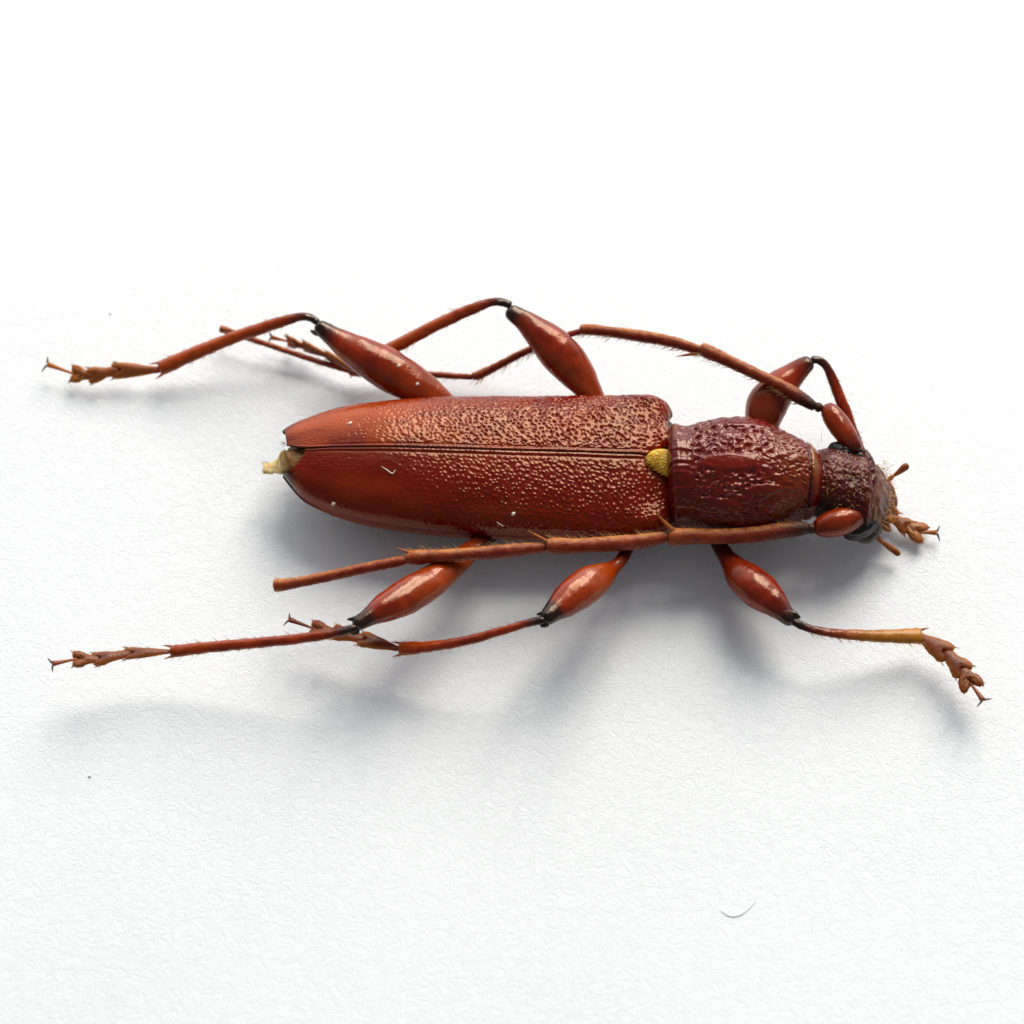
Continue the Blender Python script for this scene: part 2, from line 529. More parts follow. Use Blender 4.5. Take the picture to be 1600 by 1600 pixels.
    # rim of the outer edge
    edge = arc[np.searchsorted(t, R(98))]
    disp = disp + 1.6 * np.exp(-((S - edge) / 2.6) ** 2) - 1.4 * np.exp(-((S - edge + 6) / 2.4) ** 2)
    V = V + N * (disp * PX)[..., None]
    # give the sheet a thickness: fold under at the front, back and seam edges
    inner = V - N * (5 * PX)
    me = grid_mesh('elytron', V, flip=(side < 0))
    dark = (sm(X, 470, 450) * sm(v[None, :] + 0 * X, 0.38 if side > 0 else 0.22, 0.58 if side > 0 else 0.5) + (0.8 * sm(X, 500, 455) * sm(v[None, :] + 0 * X, 0.74, 0.80) if side < 0 else 0)) + 0.9 * sm(X, 0, 1) * np.exp(-((S - 0) / 1.6) ** 2)
    dark = np.clip(dark, 0, 1)
    amb = (0.85 * sm(X, 760, 560) * sm(X, 440, 470) * (0.66 if side > 0 else 0.10) * np.exp(-((v[None, :] - 0.33) / 0.28) ** 2)
           + 0.12 * vnoise(X / 50, S / 25, 12))
    if side > 0:
        amb = amb - 0.25 * sm(vnoise(X / 35 + 4, S / 18, 19), 0.1, 0.8) + 0.22 * sm(X, 980, 1040) * sm(v[None, :] + 0 * X, 0.3, 0.5) + 0.10
    set_attr(me, 'dark', dark.ravel()); set_attr(me, 'amber', np.clip(amb, 0, 1).ravel())
    o = link('elytron', me, M['elytra'], beetle)
    so = o.modifiers.new('thickness', 'SOLIDIFY')
    so.thickness = 3.0 * PX
    so.offset = -1
    return o

el_far = elytron(1)
el_near = elytron(-1)

# --- closed lofts: abdomen/thorax underside, pronotum, head -------
def loft(name, tab, x0, x1, nu, nv, mat, relief=None, attrs=None, xshift=None, pw=1.0, parent=None, capexp=0):
    px = np.linspace(x0, x1, nu)
    C, a, b_ = body_frame(px, tab)
    t = np.linspace(-math.pi, math.pi, nv, endpoint=False)        # 0 = top, + = near side
    st, ct = np.sin(t)[None, :], np.cos(t)[None, :]
    X = px[:, None] + 0 * t[None, :]
    T = t[None, :] + 0 * px[:, None]
    sgn = lambda q: np.sign(q) * np.abs(q) ** pw
    yy = -a[:, None] * sgn(st)
    zz = b_[:, None] * sgn(ct)
    xs_ = C[:, 0][:, None] + ((xshift(X, T) * PX) if xshift else 0 * X)
    V = np.stack([xs_, C[:, 1][:, None] + yy * PX, C[:, 2][:, None] + zz * PX], -1)
    N = grid_normals(V, True)
    if N[nu // 2, nv // 2, 2] < 0: N = -N
    if relief:
        V = V + N * (relief(X, T, T * a[:, None]) * PX)[..., None]
    me = grid_mesh(name, V, closed_v=True, flip=True, caps=(True, True))
    dk, am = attrs(X, T, T * a[:, None]) if attrs else (0 * X, 0 * X)
    set_attr(me, 'dark', np.concatenate([np.clip(dk, 0, 1).ravel(), [0, 0]]))
    set_attr(me, 'amber', np.concatenate([np.clip(am, 0, 1).ravel(), [0, 0]]))
    return link(name, me, mat, parent or beetle)

AB = [(448, 702, 730, 78, 8), (470, 686, 752, 74, 20), (520, 668, 790, 62, 42), (600, 650, 812, 55, 54), (800, 640, 826, 55, 55), (950, 640, 830, 55, 52), (1035, 650, 820, 58, 44), (1055, 664, 812, 60, 44), (1090, 690, 800, 62, 46)]
loft('abdomen', AB, 450, 1088, 120, 48, M['belly'])

PR = [(1048, 684, 806, 84, 60), (1053, 668, 820, 84, 74), (1060, 663.5, 825, 84, 78), (1070, 664, 827, 84, 79), (1082, 665, 829, 84, 78), (1100, 660, 834, 84, 80), (1130, 654, 838, 84, 82),
      (1165, 652, 840, 84, 82), (1195, 657, 837, 84, 79), (1225, 671, 828, 83, 73), (1250, 684, 818, 82, 66), (1264, 692, 812, 81, 60), (1270, 697, 810, 80, 56), (1280, 708, 802, 80, 46)]
CALLUS = [(1140, 0.16, 48, 0.15, 1.0), (1165, -0.72, 50, 0.16, 0.9), (1195, 0.62, 26, 0.10, 0.9), (1110, 0.95, 50, 0.16, 0.8), (1235, -0.05, 18, 0.12, 0.5), (1150, 1.35, 60, 0.22, 0.7)]
def pr_callus(X, T):
    c = 0 * X
    for (x0, t0, rx, rt, k) in CALLUS:
        q = ((X - x0) / rx) ** 2 + ((T - t0) / rt) ** 2
        c = np.maximum(c, k * sm(q, 1.35, 0.55))
    return c
def pr_relief(X, T, S):
    wx = X + 5 * vnoise(X / 18, S / 18, 51); wy = S + 5 * vnoise(X / 18 + 30, S / 18, 52)
    d1, d2, w = cells(wx / 12.5, wy / 11, 0.42, 53)
    f1, f2, fw = cells(wx / 8, wy / 7.5, 0.4, 54)
    c = pr_callus(X, T)
    frontal = sm(X, 1175, 1240)
    coarse = -3.6 * np.exp(-(d1 / 0.36) ** 2) * (0.5 + w) + 2.0 * vnoise(X / 11, S / 8, 55) + 1.0 * vnoise(X / 5, S / 4, 57)
    finer = -1.8 * np.exp(-(f1 / 0.35) ** 2) * (0.5 + fw) + 0.9 * vnoise(X / 7, S / 6, 56)
    r = coarse * (1 - frontal) + finer * frontal
    r = 0.8 * r * (1 - 0.93 * c) + 2.0 * c
    base = sm(X, 1092, 1076)
    wr = 1.0 * vnoise(X / 60 + 0.3, S / 5 + X / 40, 58) + 0.5 * vnoise(X / 7, S / 6, 59)
    r = r * (1 - base) + wr * base
    r = r * sm(X, 1272, 1258) * sm(np.abs(T), 2.6, 1.9)
    r = r + 1.3 * np.exp(-((X - 1060) / 4.5) ** 2) - 1.5 * np.exp(-((X - 1072) / 6) ** 2)
    r = r - 3.0 * np.exp(-((X - 1260) / 2.2) ** 2) + 1.2 * sm(X, 1262, 1266)
    return r
def pr_attr(X, T, S):
    am = 0.6 * sm(X, 1261, 1264) * sm(X, 1273, 1269) * sm(T, 1.0, 0.0) * (0.8 + 0.3 * vnoise(X / 3, S / 12, 62)) + 0.28 * sm(X, 1185, 1240) * sm(X, 1262, 1258) * (0.5 + 0.5 * vnoise(X / 9, S / 7, 61)) * sm(T, -1.2, -0.2)
    am = am + 0.5 * np.exp(-((X - 1058) / 3) ** 2) * sm(T, 0, -1)
    dk = 0.9 * np.exp(-((X - 1260.5) / 1.8) ** 2) + 0.2 * sm(T, 0.9, 1.6) + 0.9 * sm(X, 1274, 1279)
    return dk, am
loft('pronotum', PR, 1048, 1279, 460, 620, M['pronotum'], pr_relief, pr_attr,
     xshift=lambda X, T: 9 * np.cos(np.clip(T - 0.25, -1.57, 1.57)) * sm(X, 1200, 1262) - 5, pw=0.97)

# front lobe between the wing cover bases: scutellum with ochre hair
sc_c = P(1033, 723, 124)
def scutellum():
    n = 46
    pts = []
    out = [(1008, 717), (1014, 708), (1024, 702.5), (1038, 701.5), (1049, 706), (1052, 722), (1050, 738), (1043, 743.5), (1032, 738), (1020, 729)]
    oc = curve([(x, y, 0) for x, y in out + [out[0]]], n + 1)[:-1]
    c = np.array([1034, 722])
    rings = []
    for k_ in np.linspace(1, 0.02, 14):
        ring = []
        for j, (x, y, _) in enumerate(oc):
            qx, qy = c[0] + (x - c[0]) * k_, c[1] + (y - c[1]) * k_
            h = 119 + 7.5 * (1 - k_ ** 2.2) + 0.9 * math.sin((qy - qx * 0.25) * 1.35) * (1 if k_ < 0.98 else 0)
            w = P(qx, qy, h)
            ring.append((w.x, w.y, w.z))
        rings.append(ring)
    low = [tuple(P(x, y + 2, 108)) for x, y, _ in oc]
    V = np.array([low] + rings)
    me = grid_mesh('scutellum', V, closed_v=True, flip=False, caps=(False, True))
    nV = len(me.vertices)
    set_attr(me, 'dark', np.zeros(nV)); set_attr(me, 'amber', np.clip(rng.random(nV) - 0.4, 0, 0.6))
    o = link('scutellum', me, M['ochre'], beetle)
    hs = []
    for i in range(260):
        a = random.random() * 6.28; k_ = math.sqrt(random.random()) * 0.95
        j = int(a / 6.283 * n) % n
        x, y = c[0] + (oc[j][0] - c[0]) * k_, c[1] + (oc[j][1] - c[1]) * k_
        p0 = P(x, y, 122 + 4 * (1 - k_ ** 2))
        ang = math.radians(200 + (y - 722) * -1.6 + random.uniform(-12, 12))
        p1 = P(x + math.cos(ang) * 9, y - math.sin(ang) * 9 * 0.9, 124.5 + 4 * (1 - k_ ** 2))
        hs.append((p0, p1, 0.55 * PX))
    hairs_mesh('scutellum_hair', hs, M['ochre'], o)
scutellum()

# --- head --------------------------------------------------------
HD = [(1262, 722, 792, 80, 30), (1272, 708, 806, 80, 44), (1290, 701, 816, 79, 52), (1310, 698, 826, 77, 54), (1330, 702, 836, 74, 54), (1350, 712, 841, 70, 52), (1364, 723, 840, 66, 47),
      (1376, 738, 832, 60, 38), (1385, 755, 820, 56, 28), (1391, 772, 806, 53, 16)]
def hd_relief(X, T, S):
    d1, d2, w = cells((X + 2 * vnoise(X / 9, S / 9, 71)) / 6.5, S / 6, 0.42, 72)
    r = -1.3 * np.exp(-(d1 / 0.36) ** 2) * (0.4 + w) + 0.9 * vnoise(X / 6, S / 5, 73)
    r = r * (1 - 0.75 * sm(X, 1352, 1362)) * sm(X, 1392, 1384)
    # raised rim of the brow and the step down to the face
    r = r + 4.0 * np.exp(-((X - 1351) / 6) ** 2) * sm(np.abs(T), 1.4, 1.0) - 2.5 * np.exp(-((X - 1363) / 4) ** 2) + 1.8 * vnoise(X / 5, S / 12, 74) * sm(X, 1350, 1362) + 0.8 * vnoise(X / 14, S / 9, 77)
    r = r - 3.0 * np.exp(-((X - 1325) / 20) ** 2 - (T / 0.22) ** 2)
    return r
def hd_attr(X, T, S):
    face = sm(X, 1357, 1366)
    am = 0.75 * face * (0.7 + 0.3 * vnoise(X / 6, S / 10, 75)) + 0.25 * sm(vnoise(X / 7, S / 6, 76), 0.2, 0.8) * (1 - face)
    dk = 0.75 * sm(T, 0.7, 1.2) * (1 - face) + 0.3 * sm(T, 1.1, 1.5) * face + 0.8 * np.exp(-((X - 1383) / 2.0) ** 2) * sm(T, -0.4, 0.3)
    return dk, am
head = loft('head', HD, 1264, 1391, 220, 260, M['head'], hd_relief, hd_attr, xshift=lambda X, T: 4 * np.sin(np.clip(T, -1.5, 1.5)) * -1 * sm(X, 1330, 1370), pw=0.95)

def ax_from_px(c, dx, dy, z, k):
    """half axis (world) for a screen offset dx, dy at constant height"""
    a = P(c[0] + dx, c[1] + dy, z) - P(c[0], c[1], z)
    return a * k

def eye(cx, cy, z, lx, ly, wid, hgt):
    c = P(cx, cy, z)
    a1 = P(cx + lx, cy + ly, z) - c
    up = Vector((0, 0, 1)) * hgt * PX
    a2 = a1.cross(up).normalized() * wid * PX
    return blob('eye', c, (a1, a2, up), M['eye'], head, 32, rough=0.06)
eye(1316, 710, 100, 24, 11, 17, 20)
eye(1346, 826, 76, 27, -11, 15, 20)
# sockets' pale rims of hair, brow tubercles
tube('brow', [(1345, 704, 98, 5), (1354, 714, 104, 8), (1361, 738, 105, 9), (1360, 762, 104, 9), (1356, 786, 98, 8), (1350, 800, 90, 5)], M['head'], head, bump=1.6, bump_len=5, dark=[(0, 0.2), (0.7, 0.1), (1, 0.6)], amber=[(0, 0), (0.5, 0.12), (1, 0)])
tube('face_plate', [(1362, 726, 82, 7), (1368, 742, 84, 10), (1371, 766, 82, 11), (1369, 792, 75, 11), (1364, 812, 66, 8)], M['head'], head, flat=1.2, bump=2.6, bump_len=5, amber=[(0, 0.7), (0.5, 0.85), (1, 0.5)], dark=[(0, 0), (0.8, 0), (1, 0.5)])
tube('cheek', [(1338, 838, 60, 6), (1352, 838, 58, 12), (1364, 830, 58, 13), (1374, 818, 58, 9)], M['eye'], head, bump=1.0, bump_len=8, amber=[(0, 0.2), (1, 0.35)])
# clypeus and jaws
tube('clypeus', [(1382, 748, 58, 5), (1388, 764, 58, 9), (1390, 780, 56, 9), (1388, 796, 52, 5)], M['antenna'], head, bump=1.8, bump_len=4, amber=[(0, 0.25), (0.5, 0.05), (1, 0.3)], dark=[(0, 0.1), (0.6, 0.4), (1, 0.1)])
tube('mandible', [(1384, 760, 48, 6), (1395, 776, 45, 6), (1398, 790, 42, 4), (1393, 798, 40, 1.5)], M['claw'], head, amber=[(0, 0.5), (1, 0.0)])
tube('mandible', [(1380, 804, 44, 6), (1391, 804, 41, 6), (1396, 796, 40, 3.5), (1394, 788, 40, 1.5)], M['claw'], head, amber=[(0, 0.5), (1, 0.0)])
def palp(pts):
    o = tube('palp', pts, M['tarsus'], head, n=50, bump=0.3, amber=[(0, 0.3), (0.4, 0.5), (1, 0.15)])
    return o
palp([(1380, 764, 50, 3), (1387, 752, 52, 3.4), (1393, 746, 55, 4), (1396, 743.5, 56, 2.6), (1404, 738, 60, 4.2), (1414, 730, 66, 6.0), (1420, 726, 69, 4.0)])
for pts in ([(1376, 800, 50, 6), (1386, 808, 46, 7), (1396, 812, 42, 6), (1404, 809, 40, 3)], [(1372, 812, 44, 5), (1380, 820, 40, 6), (1388, 826, 36, 5), (1392, 830, 34, 2)],
            [(1384, 790, 50, 5), (1394, 795, 47, 5.5), (1402, 799, 44, 3)], [(1382, 772, 54, 4), (1392, 772, 52, 5), (1398, 778, 50, 3)]):
    tube('mouthpart', pts, M['tarsus'], head, n=30, bump=1.4, bump_len=4, amber=[(0, 0.5), (0.6, 0.8), (1, 0.4)], seed=int(pts[0][0]))
palp([(1366, 826, 45, 3.5), (1370, 838, 40, 4), (1377, 846, 36, 3), (1380, 848, 35, 3.6), (1390, 855, 30, 5), (1402, 864, 25, 5), (1406, 868, 23, 3)])
hs = []
for i in range(90):
    x, y = random.uniform(1352, 1392), random.uniform(720, 812)
    z = 92 - (x - 1352) * 0.7
    hs.append((P(x, y, z), P(x + random.uniform(4, 14), y + random.uniform(-6, 8), z + random.uniform(-2, 6)), 0.5 * PX))
for (x0, y0, x1, y1) in ((1378, 760, 1404, 822), (1380, 775, 1400, 771), (1390, 770, 1406, 782), (1345, 716, 1332, 728), (1384, 790, 1400, 815)):
    hs.append((P(x0, y0, 76), P(x1, y1, 70), 0.9 * PX))
for i in range(110):
    y = random.uniform(728, 822); x = 1392 - abs(y - 775) * 0.35 + random.uniform(-14, 4)
    z = 66 + random.uniform(-8, 10)
    hs.append((P(x, y, z), P(x + random.uniform(5, 17), y + (y - 775) * 0.12 + random.uniform(-7, 7), z + random.uniform(-4, 5)), 0.55 * PX))
for i in range(60):
    x, y = random.uniform(1290, 1350), random.uniform(715, 800)
    hs.append((P(x, y, 126), P(x + random.uniform(-9, 9), y + random.uniform(-6, 6), 134), 0.4 * PX))
hs.append((P(1283, 690, 118), P(1286, 666, 128), 0.45 * PX))
hairs_mesh('head_hair', hs, M['hair'], head)
# dark antennal sockets
tube('socket', [(1336, 716, 106, 7), (1343, 712, 108, 7), (1348, 708, 110, 5)], M['eye'], head, amber=[(0, 0.6), (0.5, 0.1), (1, 0.5)])
tube('socket', [(1330, 818, 84, 10), (1340, 812, 90, 11), (1350, 806, 92, 8)], M['eye'], head, amber=[(0, 0.2), (1, 0.5)])

# --- abdomen tip, pale dry membrane between the cover tips --------
def pale_tip():
    rows = [(492, 706, 104, 5), (476, 709, 103, 10), (460, 715, 101, 16), (449, 720, 97, 18), (440, 726, 90, 15), (430, 730, 83, 10.5), (419, 731, 80, 10), (412, 731, 79, 8)]
    o = tube('abdomen_tip', rows, M['straw'], beetle, n=50, nseg=28, flat=0.4, bump=2.2, bump_len=5, amber=[(0, 1), (0.5, 1), (0.62, 0.55), (0.74, 0.0), (1, 0.0)], seed=5, round_ends=False)
    hs = []
    for i in range(24):
        y = random.uniform(722, 740)
        hs.append((P(420, y, 80), P(420 - random.uniform(8, 15), y + random.uniform(-4, 3), 76 + random.uniform(-3, 5)), 0.5 * PX))
    for i in range(16):
        y = random.uniform(690, 722)
        hs.append((P(446, y, 84), P(446 - random.uniform(6, 13), y + random.uniform(-5, 3), 84), 0.4 * PX))
    hairs_mesh('tip_hair', hs, M['hair'], o)
pale_tip()

# --- hairs along a limb -------------------------------------------
def limb_hairs(pts, parent, count, side_px, length=(8, 15), r=0.45, slope=0.8, t0=0.1, t1=0.95, name='limb_hair', mat='hair'):
    """side_px: +1 below the limb in the picture, -1 above, 0 both"""
    C = curve([(q[0], q[1], q[2], q[3]) for q in pts], 200)
    hs = []
    for i in range(count):
        k = int(random.uniform(t0, t1) * 198)
        p, q = C[k], C[k + 1]
        d = (q[:2] - p[:2]); d = d / (np.linalg.norm(d) + 1e-9)
        s = side_px if side_px else random.choice((-1, 1))
        nrm = np.array([-d[1], d[0]])
        if nrm[1] * s < 0: nrm = -nrm
        a = random.uniform(0.72, 1.0)
        b0 = p[:2] + nrm * p[3] * a * 0.9
        Ln = random.uniform(*length)
        dirv = d * slope + nrm * random.uniform(0.5, 1.1) * a
        b1 = b0 + dirv / np.linalg.norm(dirv) * Ln
        dz = p[3] * (1 - a)
        hs.append((P(b0[0], b0[1], p[2] + dz), P(b1[0], b1[1], p[2] + dz + random.uniform(-2, 5)), r * PX))
    return hairs_mesh(name, hs, M[mat], parent)

def spike(name, p0, p1, r, parent, mat='antenna', dark=None, amber=0.4):
    a, b_ = p0, p1
    mid = [(a[i] * 0.45 + b_[i] * 0.55) for i in range(3)]
    return tube(name, [(*a, r), (*mid, r * 0.6), (*b_, 0.35)], M[mat], parent, nseg=10, n=14, amber=[(0, amber), (1, amber)], round_ends=False)

# --- antennae -----------------------------------------------------
def antenna(segs, scape, spines, parent_name='antenna', fringe=1, seed=0):
    """scape is the mesh of the antenna; every further joint is a sub-part"""
    root = tube('antenna', scape, M['leg'], beetle, nseg=32, n=70, dark=[(0, 0.75), (0.15, 0.45), (0.4, 0.05), (0.9, 0.1), (1, 0.4)], amber=[(0, 0), (0.5, 0.12), (1, 0.0)], bump=0.3)
    for i, s in enumerate(segs):
        dk = [(0, 0.9), (0.08, 0.85), (0.20, 0.35), (0.34, 0.0), (1, 0)] if i == 1 else ([(0, 0.9), (1, 0.8)] if i == 0 else [(0, 0.35), (0.05, 0.0), (1, 0)])
        am = [(0, 0.0), (0.3, 0.05), (0.6, 0.15), (0.85, 0.1), (0.97, 0.25), (1, 0.3)] if i > 0 else [(0, 0), (1, 0)]
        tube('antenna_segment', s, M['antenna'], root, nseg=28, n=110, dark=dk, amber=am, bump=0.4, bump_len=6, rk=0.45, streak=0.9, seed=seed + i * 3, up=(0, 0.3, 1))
        if i > 0:
            limb_hairs(s, root, 60 if fringe and i < 4 else 26, fringe if i < 4 else 0, (9, 19) if i < 4 else (6, 10), 0.5, 0.9, 0.15, 0.98, 'antenna_hair')
            limb_hairs(s, root, 60, 0, (5, 9), 0.36, 3.0, 0.12, 0.98, 'antenna_hair')
    for p0, p1, r in spines:
        spike('spine', p0, p1, r, root)
    return root

antenna([
    [(1284, 641, 120, 6), (1278, 636, 122, 7.5), (1272, 634, 122, 5)],
    [(1275, 637, 122, 6), (1262, 629, 125, 9.5), (1240, 615, 128, 11.5), (1212, 599, 132, 9.5), (1170, 579, 136, 9.5), (1130, 560, 139, 10), (1105, 549, 140, 11.5), (1093, 542, 140, 9)],
    [(1096, 548, 138, 6), (1086, 545, 137, 8), (1050, 534, 132, 9), (1000, 525, 124, 9.5), (950, 518, 116, 8.5), (920, 515, 112, 9), (905, 515, 110, 8)],
    [(908, 518, 108, 5), (895, 521, 104, 5), (860, 534, 86, 5), (820, 550, 66, 6), (775, 573, 44, 6.5), (748, 586, 32, 7.5), (737, 588, 29, 6)],
    [(740, 589, 28, 4.5), (715, 588, 26, 5), (670, 585, 24, 5), (610, 583, 24, 5), (560, 583, 24, 6), (545, 580, 24, 6)],
    [(548, 580, 24, 4), (520, 572, 25, 4.5), (470, 556, 29, 4.5), (420, 539, 33, 4.5), (370, 522, 37, 5), (350, 515, 38, 6), (343, 513, 38, 6)],
], [(1342, 708, 112, 8), (1335, 698, 113, 13), (1322, 680, 116, 17), (1308, 660, 119, 18), (1296, 643, 121, 15), (1288, 633, 122, 8)],
    [((1090, 552, 138), (1056, 557, 132), 3.2)], fringe=1, seed=3)

antenna([
    [(1276, 826, 97, 6), (1268, 826, 98, 8), (1262, 825, 98, 6)],
    [(1266, 826, 98, 7), (1250, 826, 98, 11.5), (1220, 829, 98, 12.5), (1180, 835, 98, 12.5), (1130, 838, 98, 12), (1080, 838, 98, 12.5), (1052, 839, 98, 14), (1043, 838, 98, 10)],
    [(1045, 838, 98, 7), (1035, 840, 99, 9), (1000, 846, 101, 11.5), (950, 850, 104, 12), (900, 853, 108, 11.5), (866, 853, 110, 13), (851, 853, 111, 9)],
    [(853, 855, 111, 7), (840, 856, 112, 8.5), (790, 861, 116, 10.5), (730, 866, 120, 10), (680, 869, 121, 10), (648, 871, 120, 12), (632, 872, 119, 9)],
    [(638, 873, 120, 6.5), (620, 878, 118, 8), (570, 888, 113, 8.2), (510, 901, 107, 8.2), (460, 911, 101, 8.5), (438, 914, 98, 10), (426, 915, 97, 9.5)],
], [(1352, 806, 90, 9), (1343, 808, 93, 15), (1322, 813, 97, 21), (1300, 819, 98, 21), (1282, 824, 98, 16), (1270, 827, 98, 9)],
    [((1052, 830, 108), (1024, 801, 128), 4.2), ((856, 847, 118), (825, 829, 130), 3.4), ((646, 866, 126), (618, 855, 134), 2.6)], fringe=-1, seed=23)

# --- legs ---------------------------------------------------------
def tarsus(leg, joints, widths, side=(0, 0, 1), lobe=12, claw=14, thick=0.5, amber=0.2):
    """joints: px,py,z of base, end of 1st, 2nd, 3rd segment, tip.  side: screen-plane spread direction as (dx,dy,dz)"""
    W = [P(*j) for j in joints]
    sd = P(joints[1][0] + side[0] * 10, joints[1][1] + side[1] * 10, joints[1][2] + side[2] * 10) - W[1]
    for i in range(3):
        p, q = W[i], W[i + 1]
        T = (q - p); L = T.length; T.normalize()
        S = (sd - T * sd.dot(T)).normalized()
        U = T.cross(S)
        w = widths[i] * PX
        ov = p - T * (6 if i == 0 else 1.5) * PX
        rings = []
        nseg = 18
        notch = (0.28, 0.32, 0.55)[i]
        prof = [(-0.06, 0.22), (0.05, 0.36), (0.25, 0.50), (0.45, 0.66), (0.65, 0.83), (0.85, 0.97), (1.0, 1.02), (1.12, 0.96), (1.20, 0.74), (1.18, 0.35)]
        for f, wk in prof:
            if i and f < 0.5: wk = max(wk, 0.52 + 0.3 * f)
            ring = []
            for j in range(nseg):
                th = 2 * math.pi * j / nseg
                cs, sn = math.cos(th), math.sin(th)
                back = notch * (1 - min(1, abs(cs) * 1.25)) * max(0, f - 0.35) * 1.3
                jj = 1 + 0.10 * math.sin(j * 2.7 + f * 11 + i * 3 + joints[0][0])
                ring.append(ov + T * (L * (f - back)) + S * (w * wk * cs * jj) + U * (w * wk * thick * sn * (0.9 if f < 1 else 0.7)) - U * 0)
            rings.append([tuple(v) for v in ring])
        me = grid_mesh('tarsal_segment', np.array(rings), closed_v=True, flip=True, caps=(True, True))
        nV = len(me.vertices)
        set_attr(me, 'dark', np.zeros(nV))
        rim = np.abs(np.cos(2 * np.pi * np.arange(nseg) / nseg)) ** 3
        set_attr(me, 'amber', np.concatenate([np.concatenate([np.clip(amber * 0.2 + 0.65 * rim * (f > 0.2), 0, 1) for f, _ in prof]), [0, amber]]))
        link('tarsal_segment', me, M['tarsus'], leg)
        if i == 2:
            for sg in (-1, 1):
                D = (T + S * sg * 0.42).normalized()
                c = p + T * L * 0.72 + S * sg * w * 0.52
                blob('foot_pad', c, (D * lobe * PX, U * lobe * 0.34 * PX, D.cross(U).normalized() * lobe * 0.46 * PX), M['tarsus'], leg, 14, rough=0.2, amber=amber * 0.6 + 0.15)
        hs = []
        for k_ in range(170):
            f = random.uniform(0.3, 1.05); sg = random.choice((-1, 1))
            b0 = p + T * L * f + S * sg * w * f * 0.9
            b1 = b0 + (T * 1.0 + S * sg * random.uniform(0.2, 0.8) + U * random.uniform(-0.4, 0.4)) * random.uniform(5, 10) * PX
            hs.append((b0, b1, 0.42 * PX))
        hairs_mesh('tarsal_hair', hs, M['hair'], leg)
    p, q = W[3], W[4]
    T = (q - p).normalized()
    S = (sd - T * sd.dot(T)).normalized()
    U = T.cross(S)
    st = p - T * widths[2] * 0.8 * PX
    # claw-bearing last segment (slender, widening to the tip)
    rings = []
    L = (q - st).length
    for f, wk in ((0, 1.6), (0.2, 2.0), (0.5, 2.6), (0.8, 3.8), (0.95, 4.8), (1.0, 4.2)):
        rings.append([tuple(st + T * L * f + (S * math.cos(a) + U * math.sin(a) * 0.7) * wk * PX) for a in np.linspace(0, 2 * math.pi, 14, endpoint=False)])
    me = grid_mesh('tarsal_segment', np.array(rings), closed_v=True, flip=True, caps=(True, True))
    set_attr(me, 'dark', np.zeros(len(me.vertices))); set_attr(me, 'amber', np.full(len(me.vertices), amber))
    link('tarsal_segment', me, M['tarsus'], leg)
    for sg in (-1, 1):
        rings = []
        for f in np.linspace(0, 1, 9):
            a = f * 1.35
            c = q + (S * sg * math.sin(a) * 0.9 + T * (math.sin(a * 1.2) * 0.30)) * claw * PX + S * sg * 1.5 * PX - Vector((0, 0, 1)) * (f * f * claw * 0.25 * PX)
            rr = (1.9 * (1 - f) + 0.35) * PX
            rings.append([tuple(c + (T * math.cos(b_) + U * math.sin(b_)) * rr) for b_ in np.linspace(0, 2 * math.pi, 8, endpoint=False)])
        me = grid_mesh('claw', np.array(rings), closed_v=True, flip=(sg > 0), caps=(True, True))
        set_attr(me, 'dark', np.concatenate([np.repeat(np.linspace(0.1, 0.7, 9), 8), [0, .7]])); set_attr(me, 'amber', np.full(len(me.vertices), 0.2))
        link('claw', me, M['claw'], leg)

def leg(femur, tibia, tars, femur_dark, tibia_dark, tibia_amber=None, femur_amber=None, flat=0.85, tflat=0.8, hair_side=0, knee=None, **tk):
    o = tube('leg', femur, M['leg'], beetle, nseg=40, n=110, flat=flat, dark=femur_dark, amber=femur_amber, bump=0.9, bump_len=24)
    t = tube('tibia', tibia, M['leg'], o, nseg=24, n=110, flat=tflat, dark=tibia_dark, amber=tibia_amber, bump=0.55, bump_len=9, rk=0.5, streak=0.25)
    limb_hairs(tibia, o, 64, hair_side, (6, 15), 0.42, 0.9, 0.2, 1.0, 'tibia_hair')
    limb_hairs(femur, o, 60, 0, (4, 9), 0.36, 0.9, 0.35, 0.9, 'femur_hair')
    # knee flanges
    if knee:
        for q in knee:
            tube('knee_flange', q, M['leg'], o, nseg=14, n=18, dark=[(0, 1), (1, 1)])
    # spurs at the end of the tibia
    e, e0 = tibia[-1], tibia[-2]
    d = np.array(e[:2]) - np.array(e0[:2]); d = d / np.linalg.norm(d); nrm = np.array([-d[1], d[0]])
    for sg in (-1, 1):
        a = (e[0] + nrm[0] * e[3] * 0.72 * sg - d[0] * 7, e[1] + nrm[1] * e[3] * 0.72 * sg - d[1] * 7, e[2])
        b_ = (a[0] + d[0] * 17 + nrm[0] * 4 * sg, a[1] + d[1] * 17 + nrm[1] * 4 * sg, e[2] - 2)
        spike('spur', a, b_, 2.6, o, 'tarsus')
    if tars:
        tarsus(o, *tars, **tk)
    return o

KD = [(0, 0.5), (0.12, 0.05), (0.72, 0.0), (0.86, 0.12), (0.93, 0.92), (1, 1)]
TD = [(0, 1), (0.07, 0.95), (0.16, 0.3), (0.25, 0), (1, 0)]
AM = [(0, 0.35), (0.25, 0.25), (0.6, 0.05), (0.85, 0.0), (1, 0)]

